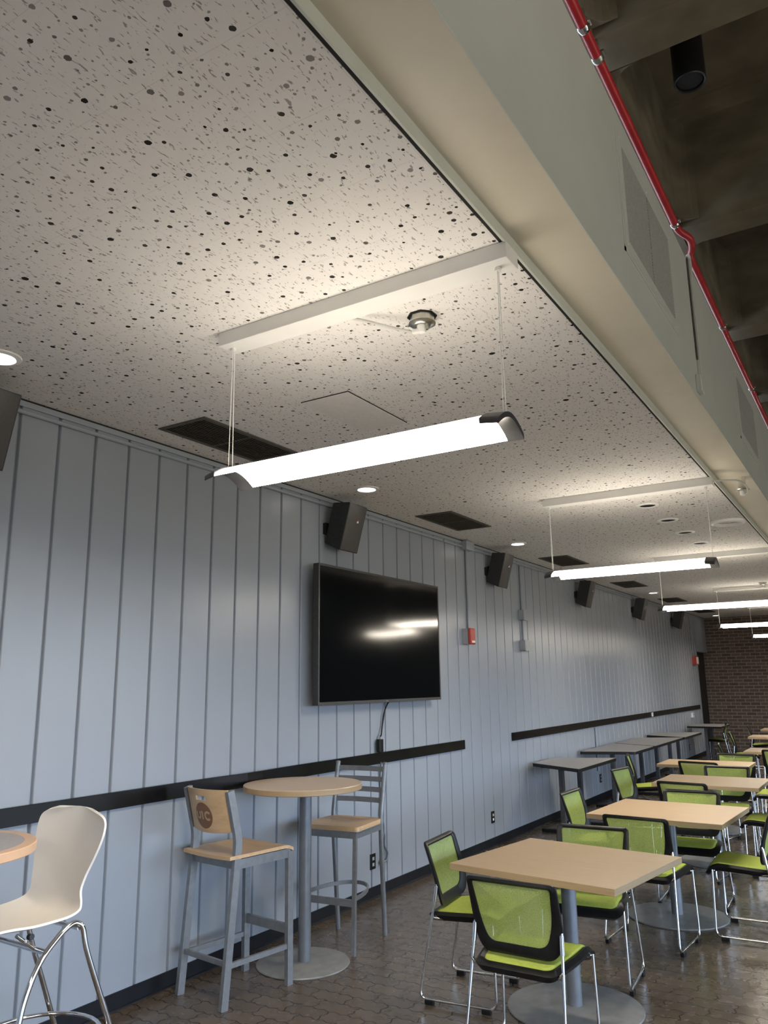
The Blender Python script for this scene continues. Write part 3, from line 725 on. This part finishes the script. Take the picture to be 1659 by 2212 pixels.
# ------------------------------------------------------------------ green mesh chairs
def make_chair():
    t = thing('mesh_chair', '', 'chair', (0, 0, 0))
    n = 6
    outer = rpoly([(-.216, .790), (.216, .790), (.213, .545), (.176, .462), (-.176, .462), (-.213, .545)], [.030, .030, .05, .045, .045, .05], n)
    inner = rpoly([(-.188, .768), (.188, .768), (.172, .600), (.138, .512), (-.138, .512), (-.172, .600)], [.016, .016, .06, .04, .04, .06], n)
    def S(p, off=0.0):
        x, z = p; q = (z-.462)/.328
        y = -.128-.092*q+.010*math.sin(math.pi*q)+.040*(x/.216)**2
        return Vector((x, y+off, z))
    mid = [((a[0]*.5+b[0]*.5), (a[1]*.5+b[1]*.5)) for a, b in zip(outer, inner)]
    f = MB(); f.loops([[S(p, .004) for p in outer], [S(p, .012) for p in mid], [S(p, .006) for p in inner], [S(p, -.004) for p in inner], [S(p, -.014) for p in mid], [S(p, -.008) for p in outer]], cyclic=True)
    fo = f.build('backrest', M_plastic, t, smooth=True, angle=50)
    m = MB(); c = (0, .655); LL = []
    for q in (1.02, .8, .55, .3, .08): LL.append([S((c[0]+(p[0]-c[0])*q, c[1]+(p[1]-c[1])*q), .0) for p in inner])
    m.loops(LL, False, True); m.build('mesh_panel', M_mesh, fo, smooth=True, angle=80)
    # seat
    so = rpoly([(-.190, -.185), (.190, -.185), (.236, .05), (.236, .245), (-.236, .245), (-.236, .05)], [.035, .035, .12, .05, .05, .12], n)
    si = rpoly([(-.158, -.148), (.158, -.148), (.200, .05), (.200, .215), (-.200, .215), (-.200, .05)], [.03, .03, .10, .04, .04, .10], n)
    def Z(p):
        x, y = p; z = .440+.030*(y+.185)/.43
        if y > .14: z -= .085*((y-.14)/.105)**2*.75
        return z-.014*(1-(abs(x)/.236)**2)*(1 if y < .2 else .4)
    def D(p, dz): return Vector((p[0], p[1], Z(p)+dz))
    s = MB(); c = (0, .03)
    sm_ = [((a[0]+b[0])/2, (a[1]+b[1])/2) for a, b in zip(so, si)]
    s.loops([[D(p, -.012) for p in so], [D(p, .004) for p in sm_], [D(p, 0) for p in si]]+[[D((c[0]+(p[0]-c[0])*q, c[1]+(p[1]-c[1])*q), -.004) for p in si] for q in (.7, .4, .05)], False, True)
    s.loops([[D(p, -.012) for p in so], [D(p, -.040) for p in sm_]]+[[D((c[0]+(p[0]-c[0])*q, c[1]+(p[1]-c[1])*q), -.044) for p in si] for q in (.9, .6, .05)], False, True)
    sg = s.build('seat', M_plastic, t, smooth=True, angle=50)
    pd = MB(); pd.loops([[D(p, -.002) for p in si]]+[[D((c[0]+(p[0]-c[0])*q, c[1]+(p[1]-c[1])*q), h) for p in si] for q, h in ((.985, .006), (.94, .010), (.8, .012), (.6, .012), (.35, .012), (.05, .012))], True, True)
    pd.build('seat_pad', M_green, sg, smooth=True, angle=60)
    for sx in (-1, 1):
        X = sx*.236
        path = fillet([(sx*.207, -.118, .585), (sx*.210, -.128, .520), (X, -.222, .024), (X, .205, .024), (sx*.228, .195, .425)], .045, 6)
        g = MB(); g.tube(path, .0072, 10)
        g.tube([(sx*.207, -.121, .575), (sx*.2105, -.132, .500)], .0105, 10)
        lo = g.build('sled_leg', M_chrome, t, smooth=True, angle=60)
        for y in (-.165, .150): MB().box((X, y, .0125), (.026, .050, .025), bev=.004).build('glide', M_plastic, lo)
    g = MB()
    for sx in (-1, 1): g.tube(fillet([(sx*.214, -.148, .432), (sx*.196, -.150, .414), (sx*.185, -.12, .408), (sx*.190, .16, .418), (sx*.222, .188, .420)], .03), .0072, 8)
    g.tube([(-.185, -.09, .404), (.185, -.09, .404)], .0072, 8); g.tube([(-.188, .11, .410), (.188, .11, .410)], .0072, 8)
    g.build('seat_rail', M_chrome, t, smooth=True, angle=60)
    return t
ch0 = make_chair(); used = False
def chair(x, y, rz, label):
    global used
    if not used: ch0.location = (x, y, 0); ch0.rotation_euler = (0, 0, R_(rz)); ch0['label'] = label; ch0['group'] = 'green mesh chairs'; used = True
    else: dup(ch0, (x, y, 0), rz, label)
chair(1.535, 4.27, -84, 'green mesh chair on the wall side of the nearest square table')
chair(2.110, 3.68, -1, 'nearest green mesh chair, its back to the camera')
chair(2.030, 4.805, 185, 'green mesh chair behind the nearest square table, facing the camera')
chair(2.160, 5.625, -4.4, 'green mesh chair with its back to camera before the second square table')
chair(1.550, 6.46, -92, 'green mesh chair on the wall side of the second square table')
chair(2.220, 6.715, 182, 'green mesh chair behind the second square table, facing the camera')
chair(2.70, 6.11, 92, 'green mesh chair at the right end of the second square table')
chair(2.055, 7.58, -7, 'green mesh chair with its back to camera before the third square table')
chair(1.430, 8.30, -99, 'green mesh chair on the wall side of the third square table')
chair(2.170, 8.75, 184, 'green mesh chair behind the third square table, facing the camera')
chair(2.650, 7.98, 90, 'green mesh chair at the right end of the third square table')
chair(1.10, 9.84, -78, 'green mesh chair on the wall side of the fourth square table')
chair(1.850, 9.45, -12, 'green mesh chair with its back to camera before the fourth square table')
chair(2.010, 10.26, 176, 'green mesh chair behind the fourth square table, facing the camera')
chair(2.520, 9.74, 92, 'green mesh chair at the right end of the fourth square table')
chair(2.430, 11.33, 0, 'green mesh chair before the fifth table, cut by the right edge')
chair(1.760, 12.02, -82, 'green mesh chair on the wall side of the fifth square table')
chair(1.500, 14.62, -84, 'green mesh chair on the wall side of the sixth square table')
chair(0.570, 17.90, 95, 'green mesh chair facing the wall before the farthest grey table')
chair(1.480, 16.85, -84, 'green mesh chair at the left of the farthest square table')

# ------------------------------------------------------------------ square tables
def square_table(cx, cy, lx, ly, rz, label, zt=.715):
    t = thing('cafe_table', label, 'table', (cx, cy, 0), rz, 'square tan cafe tables')
    top = MB(); top.box((0, 0, zt-.0015), (lx, ly, .003), bev=.001); 
    top.mi = 1; top.box((0, 0, zt-.018), (lx, ly, .030), bev=.002)
    top.build('tabletop', [M_laminate, M_edge], t)
    MB().box((0, 0, zt-.040), (.34, .34, .012)).build('spider_plate', M_plastic, t)
    MB().lathe([(.039, .012), (.039, zt-.035)], n=32).build('column', M_pole, t, smooth=True)
    b = MB(); b.lathe([(.345, 0), (.347, .004), (.344, .009), (.30, .012), (.06, .018), (.045, .018)], n=72); b.build('base', M_base, t, smooth=True, angle=25)
    return t
square_table(2.070, 4.350, .925, .858, -8.0, 'nearest square tan cafe table')
square_table(2.170, 6.290, .930, .865, -3.2, 'second nearest square tan cafe table')
square_table(2.125, 8.265, .920, .785, -.4, 'third nearest square tan cafe table')
square_table(1.775, 9.957, .960, .660, 0, 'fourth nearest square tan cafe table')
square_table(2.390, 12.03, .930, .70, 0, 'fifth square tan cafe table, cut by the right picture edge')
square_table(2.050, 14.93, .930, .62, 0, 'sixth square tan cafe table, near the brick wall')
square_table(1.985, 17.05, .930, .62, 0, 'farthest square tan cafe table, barely in view at the right')

# ------------------------------------------------------------------ grey tables along the wall
def grey_table(x0, x1, yw0, yw1, yr0, yr1, cols, label, zt=.735):
    """trapezoid top: yw0..yw1 along the wall side, yr0..yr1 along the room side"""
    cx, cy = (x0+x1)/2, (yr0+yr1)/2
    t = thing('wall_table', label, 'table', (cx, cy, 0), 0, 'grey laminate tables along the wall')
    P = [(x0-cx, yw0-cy), (x1-cx, yr0-cy), (x1-cx, yr1-cy), (x0-cx, yw1-cy)]
    top = MB(); top.prism(rpoly([(x*.992, y*.994) for x, y in P], .02, 3), 'z', zt-.004, zt); top.mi = 1
    top.prism(rpoly(P, .022, 3), 'z', zt-.038, zt-.003)
    top.build('tabletop', [M_grey_top, M_plastic], t)
    for y in cols:
        lg = MB(); lg.box((0, y-cy, (zt-.036+.03)/2), (.055, .055, zt-.066), bev=.006); L = lg.build('leg', M_darkleg, t)
        MB().box((0, y-cy, .018), (.52, .06, .036), bev=.008).build('foot', M_plastic, L)
        MB().box((0, y-cy, zt-.042), (.46, .05, .012)).build('bracket', M_plastic, L)
grey_table(.05, .745, 8.98, 9.64, 8.557, 9.96, (8.97, 9.60), 'nearest grey laminate table against the panelled wall')
grey_table(.05,   .73, 10.68, 12.24, 10.90, 11.885, (11.0, 11.72), 'second grey laminate table along the wall, first of three touching')
grey_table(.05, .73, 12.30, 13.52, 11.945, 13.86, (12.45, 13.40), 'third grey laminate table along the wall, middle of three touching')
grey_table(.05, .745, 14.22, 15.0, 13.92, 15.30, (14.30, 14.95), 'fourth grey laminate table along the wall, last of three touching')
grey_table(.10, .76, 17.24, 18.20, 17.16, 18.22, (17.4, 17.95), 'separate grey laminate table near the dark far door')

# ------------------------------------------------------------------ round bar tables
t = thing('bar_table', 'round maple bar table on a grey pedestal between the two stools', 'bar table', (.445, 4.15, 0))
b = MB(); b.lathe([(.366, 1.010), (.371, 1.013), (.371, 1.042)], n=80); b.mi = 1; b.lathe([(.371, 1.042), (.369, 1.045), (.3, 1.0455), (.01, 1.0455)], n=80)
b.build('tabletop', [M_edge, M_bar], t, smooth=True, angle=25)
MB().box((0, 0, 1.002), (.32, .32, .014)).build('spider_plate', M_plastic, t)
MB().lathe([(.0385, .012), (.0385, 1.0)], (-.005, .035, 0), 36).build('column', M_pole, t, smooth=True)
b = MB(); b.lathe([(.282, 0), (.284, .004), (.281, .009), (.24, .012), (.05, .018), (.042, .018)], (-.015, .035, 0), 72); b.build('base', M_base, t, smooth=True, angle=25)
t = thing('bar_table', 'round grey-topped bar table with wooden edge at the left picture edge', 'bar table', (.375, 1.872, 0))
b = MB(); b.lathe([(.370, 1.008), (.374, 1.012), (.374, 1.042), (.371, 1.045), (.325, 1.045)], n=80)
tp = b.build('tabletop', M_beech_edge, t, smooth=True, angle=25)
MB().lathe([(.327, 1.040), (.327, 1.0455), (.01, 1.0455)], n=80).build('inlay', mottled('grey_speckle_laminate', (.36, .33, .33), (.42, .39, .39), 120, rough=.4), tp)
MB().lathe([(.0385, .012), (.0385, 1.008)], (-.03, -.04, 0), 36).build('column', M_pole, t, smooth=True)
b = MB(); b.lathe([(.12, 0), (.122, .004), (.119, .009), (.05, .018), (.042, .018)], (-.03, -.04, 0), 72); b.build('base', M_base, t, smooth=True, angle=25)

# ------------------------------------------------------------------ wooden stool with emblem back
t = thing('bar_stool', 'bar stool with a curved wooden back bearing a round brown emblem', 'bar stool', (.357, 3.67, 0), -8.0)
def post(sx, t):
    m = MB(); m.bar(fillet([(sx*.187, -.240, 0), (sx*.187, -.172, .745), (sx*.187, -.168, .83), (sx*.187, -.235, 1.085)], .05, 5), .026, .044, up=(0, 1, .15)); return m.build('rear_leg', M_grey_metal, t)
for sx in (-1, 1): post(sx, t)
for sx in (-1, 1):
    m = MB(); m.bar([(sx*.187, .225, 0), (sx*.187, .218, .71)], .028, .040, up=(0, 1, 0)); m.build('front_leg', M_grey_metal, t)
m = MB()
m.span((-.187, .205, .675), (.187, .230, .725)); m.span((-.187, -.185, .675), (.187, -.160, .725))
for sx in (-1, 1): m.span((sx*.187-.012, -.17, .675), (sx*.187+.012, .22, .725))
m.build('seat_frame', M_grey_metal, t)
m = MB(); m.bar([(-.187, .224, .290), (.187, .224, .290)], .018, .050); m.build('footrest', M_grey_metal, t)
m = MB()
for sx in (-1, 1): m.bar([(sx*.187, -.222, .205), (sx*.187, .222, .205)], .018, .026)
m.bar([(-.187, -.222, .215), (.187, -.222, .215)], .016, .026); m.build('stretcher', M_grey_metal, t)
# saddle seat
m = MB(); rows = []
for i in range(15):
    y = -.235+.47*i/14; r = []
    hw = .205 if y > -.1 else .205-.05*((-.1-y)/.135)**2*.0
    for j in range(17):
        x = -hw+2*hw*j/16
        z = .748-.016*(1-(x/.205)**2)*(1-((y-.0)/.30)**2)+.010*max(0, (y-.05)/.19)*(1-(x/.205)**2)
        if y > .17: z -= .02*((y-.17)/.065)**2
        r.append((x, y, z))
    rows.append(r)
m.slab(rows, (0, 0, -.018)); m.build('seat', M_beech, t, smooth=True, angle=50)
# curved back panel with handle slot
def BK(x, z, off=0.0):
    q = (z-.83)/.255
    return Vector((x, -.168-.067*q-.050*(1-(x/.18)**2)-off, z))
X0, X1, Zb, Zt = -.178, .178, .865, 1.090
sx0, sx1, sz0, sz1 = -.052, .046, 1.028, 1.053
xs = [X0+(X1-X0)*j/28 for j in range(29)]; zs = sorted(set([Zb+(Zt-Zb)*i/12 for i in range(13)]+[sz0, sz1]))
m = MB(); vid = {}
def vtx(i, j, k):
    key = (i, j, k)
    if key not in vid:
        z = zs[i]; x = xs[j]
        if zs[i] == Zb: z = Zb-.012*(1-(x/.178)**2)
        p = BK(x, z, .011*k); vid[key] = len(m.v); m.v.append(tuple(p))
    return vid[key]
hole = lambda i, j: (zs[i] >= sz0-1e-6 and zs[i+1] <= sz1+1e-6 and xs[j] >= sx0-1e-6 and xs[j+1] <= sx1+1e-6)
NI, NJ = len(zs)-1, len(xs)-1
for i in range(NI):
    for j in range(NJ):
        if hole(i, j): continue
        for k in (0, 1):
            q = [vtx(i, j, k), vtx(i, j+1, k), vtx(i+1, j+1, k), vtx(i+1, j, k)]
            m.f.append(tuple(q)); m.m.append(0)
        for (di, dj, a, b) in ((-1, 0, (i, j), (i, j+1)), (1, 0, (i+1, j), (i+1, j+1)), (0, -1, (i, j), (i+1, j)), (0, 1, (i, j+1), (i+1, j+1))):
            ii, jj = i+di, j+dj
            if ii < 0 or jj < 0 or ii >= NI or jj >= NJ or hole(ii, jj):
                m.f.append((vtx(*a, 0), vtx(*b, 0), vtx(*b, 1), vtx(*a, 1))); m.m.append(0)
bp = m.build('back_panel', M_beech, t, smooth=True, angle=50)
# emblem: disc and lettering wrapped on the rear face (seen from behind, x is mirrored)
ECX, ECZ, ER = -.004, .946, .071
m = MB(); L = []
for q in (1.0, .75, .5, .25, .03): L.append([BK(ECX+ER*q*math.cos(2*math.pi*k/48), ECZ+ER*q*math.sin(2*math.pi*k/48), .0118) for k in range(48)])
m.loops(L, False, True); em = m.build('emblem', M_emblem, bp, smooth=True)
def stroke(pts, w, m):
    P = [Vector((p[0]*1.28, p[1])) for p in pts]; rows = []
    for i in range(len(P)):
        tt = (P[min(i+1, len(P)-1)]-P[max(i-1, 0)]).normalized(); nn = Vector((-tt.y, tt.x))*w/2
        rows.append([BK(ECX+(P[i]+nn).x, ECZ+(P[i]+nn).y, .0128), BK(ECX+(P[i]-nn).x, ECZ+(P[i]-nn).y, .0128)])
    m.grid(rows)
h = .0205; w = .0125
def letter(strokes):
    m = MB()
    for s_ in strokes: stroke(s_, w, m)
    return m.build('lettering', M_letter, em)
uu = [(-.043, h), (-.043, h*.3), (-.043, -h*.25)]+[(-.0315+.0115*math.cos(R_(a)), -h*.25-.010*math.sin(R_(a))) for a in range(170, 9, -20)][0:]+[(-.020, -h*.25), (-.020, h)]
letter([uu]); letter([[(-.004, h+.002), (-.004, 0), (-.004, -h-.001)], [(-.012, h-.002), (-.004, h-.002)]])
letter([[(.029+.0155*math.cos(R_(a)), .0200*math.sin(R_(a))) for a in range(38, 323, 12)]])

# ------------------------------------------------------------------ ladder-back stool
t = thing('bar_stool', 'metal ladder-back bar stool with a scooped wooden seat', 'bar stool', (.420, 4.635, 0), 186)
for sx in (-1, 1):
    m = MB(); m.tube(fillet([(sx*.180, -.245, 0), (sx*.185, -.190, .62), (sx*.187, -.185, .76), (sx*.188, -.262, 1.10)], .08, 6), .0165, 12)
    m.lathe([(.0165, 1.098), (.0185, 1.102), (.016, 1.110), (.004, 1.114)], (sx*.188, -.262, 0), 12)
    m.build('rear_leg', M_grey_metal, t, smooth=True, angle=50)
    m = MB(); m.tube([(sx*.185, .215, 0), (sx*.185, .185, .71)], .0165, 4); m.build('front_leg', M_grey_metal, t)
for i in range(4):
    z = .862+.0675*i; y = -.185-.077*(z-.76)/.34
    m = MB(); m.bar([(-.186+.372*k/8, y-.022*math.sin(math.pi*k/8), z) for k in range(9)], .007, .034); m.build('back_slat', M_grey_metal, t, smooth=True, angle=50)
m = MB(); m.span((-.19, .172, .680), (.19, .196, .722)); m.span((-.19, -.196, .680), (.19, -.172, .722))
for sx in (-1, 1): m.span((sx*.186-.012, -.19, .680), (sx*.186+.012, .19, .722))
m.build('seat_frame', M_grey_metal, t)
m = MB(); m.bar([(-.185, .205, .30), (.185, .205, .30)], .014, .042); m.build('footrest', M_grey_metal, t)
m = MB(); m.bar([(.19*math.cos(R_(a)), .19+.0-.40*math.sin(R_(a))*.98, .325) for a in range(0, 181, 12)], .010, .024); m.build('foot_ring', M_grey_metal, t, smooth=True, angle=50)
m = MB(); so = rpoly([(-.205, -.205), (.205, -.205), (.215, .205), (-.215, .205)], [.09, .09, .03, .03], 7); c = (0, 0)
def SZ(p): 
    x, y = p; s_ = max(0, 1-(x/.18)**2)
    return .752-.016*max(0, 1-((x)/.17)**2-((y+.03)/.19)**2)-.008*s_*max(0, (y-.12)/.09)
m.loops([[Vector((p[0], p[1], .724)) for p in so]]+[[Vector((p[0]*q, p[1]*q, SZ((p[0]*q, p[1]*q))+dz)) for p in so] for q, dz in ((1.0, -.006), (.985, .0), (.85, 0), (.65, 0), (.4, 0), (.1, 0))], True, True)
m.build('seat', M_beech, t, smooth=True, angle=40)

# ------------------------------------------------------------------ white shell stool
t = thing('shell_stool', 'white plastic shell bar stool on chrome legs at the left', 'bar stool', (.588, 2.105, 0), 178)
prof = [(.200, .730, .150), (.185, .748, .175), (.13, .752, .195), (.05, .746, .205), (-.04, .744, .203), (-.11, .748, .205), (-.160, .762, .196), (-.190, .795, .180), (-.206, .840, .170), (-.220, .90, .182), (-.236, .96, .204), (-.250, 1.02, .224), (-.262, 1.07, .230), (-.270, 1.105, .220), (-.276, 1.128, .185), (-.281, 1.145, .120)]
pr = catmull([Vector(p) for p in prof], 3)
rows = []
for i, (y, z, hw) in enumerate(pr):
    u = i/(len(pr)-1); r = []
    back = min(1, max(0, (u-.40)/.15))
    for j in range(19):
        s_ = -1+2*j/18; x = hw*s_
        yy = y+back*.030*s_*s_; zz = z+(1-back)*(.030*abs(s_)**2.5-.012)*(1 if u > .08 else .5)
        r.append((x, yy, zz))
    rows.append(r)
nr = len(rows)
m = MB()
P = [[Vector(q) for q in r] for r in rows]
Nn = []
for i in range(nr):
    rr = []
    for j in range(19):
        a = P[min(i+1, nr-1)][j]-P[max(i-1, 0)][j]; b = P[i][min(j+1, 18)]-P[i][max(j-1, 0)]; rr.append(a.cross(b).normalized())
    Nn.append(rr)
flat = {tuple(round(v, 6) for v in P[i][j]): Nn[i][j] for i in range(nr) for j in range(19)}
m.slab(rows, lambda p: flat[tuple(round(v, 6) for v in p)]*.009); m.build('shell', M_whiteplastic, t, smooth=True, angle=60)
for sx in (-1, 1):
    g = MB(); g.tube(catmull([(sx*.215, -.445, .0), (sx*.205, -.326, .31), (sx*.195, -.207, .606), (sx*.191, -.180, .705), (sx*.188, -.158, .730), (sx*.186, -.135, .735), (sx*.187, -.105, .724), (sx*.189, -.070, .702), (sx*.193, -.004, .643), (sx*.198, .045, .562), (sx*.203, .080, .446), (sx*.212, .112, .2), (sx*.218, .125, 0)], 6), .0115, 12)
    g.build('leg_frame', M_chrome, t, smooth=True, angle=60)
g = MB(); g.tube([(-.192, -.02, .660), (.192, -.02, .660)], .0105, 10); g.tube([(-.186, -.165, .712), (.186, -.165, .712)], .0095, 10)
for sx in (-1, 1):
    g.tube(fillet([(sx*.12, -.02, .662), (sx*.13, .03, .70), (sx*.13, .07, .732)], .03), .008, 8)
g.build('seat_support', M_chrome, t, smooth=True, angle=60)
for sx in (-1, 1): MB().tube([(sx*.172, .045, .728), (sx*.192, .045, .732)], .011, 10).build('bumper', M_plastic, t)
g = MB(); g.tube([(.245*math.cos(R_(a)), -.13+.245*math.sin(R_(a)), .29) for a in range(0, 361, 12)], .0085, 10, caps=False); g.build('foot_ring', M_chrome, t, smooth=True, angle=60)
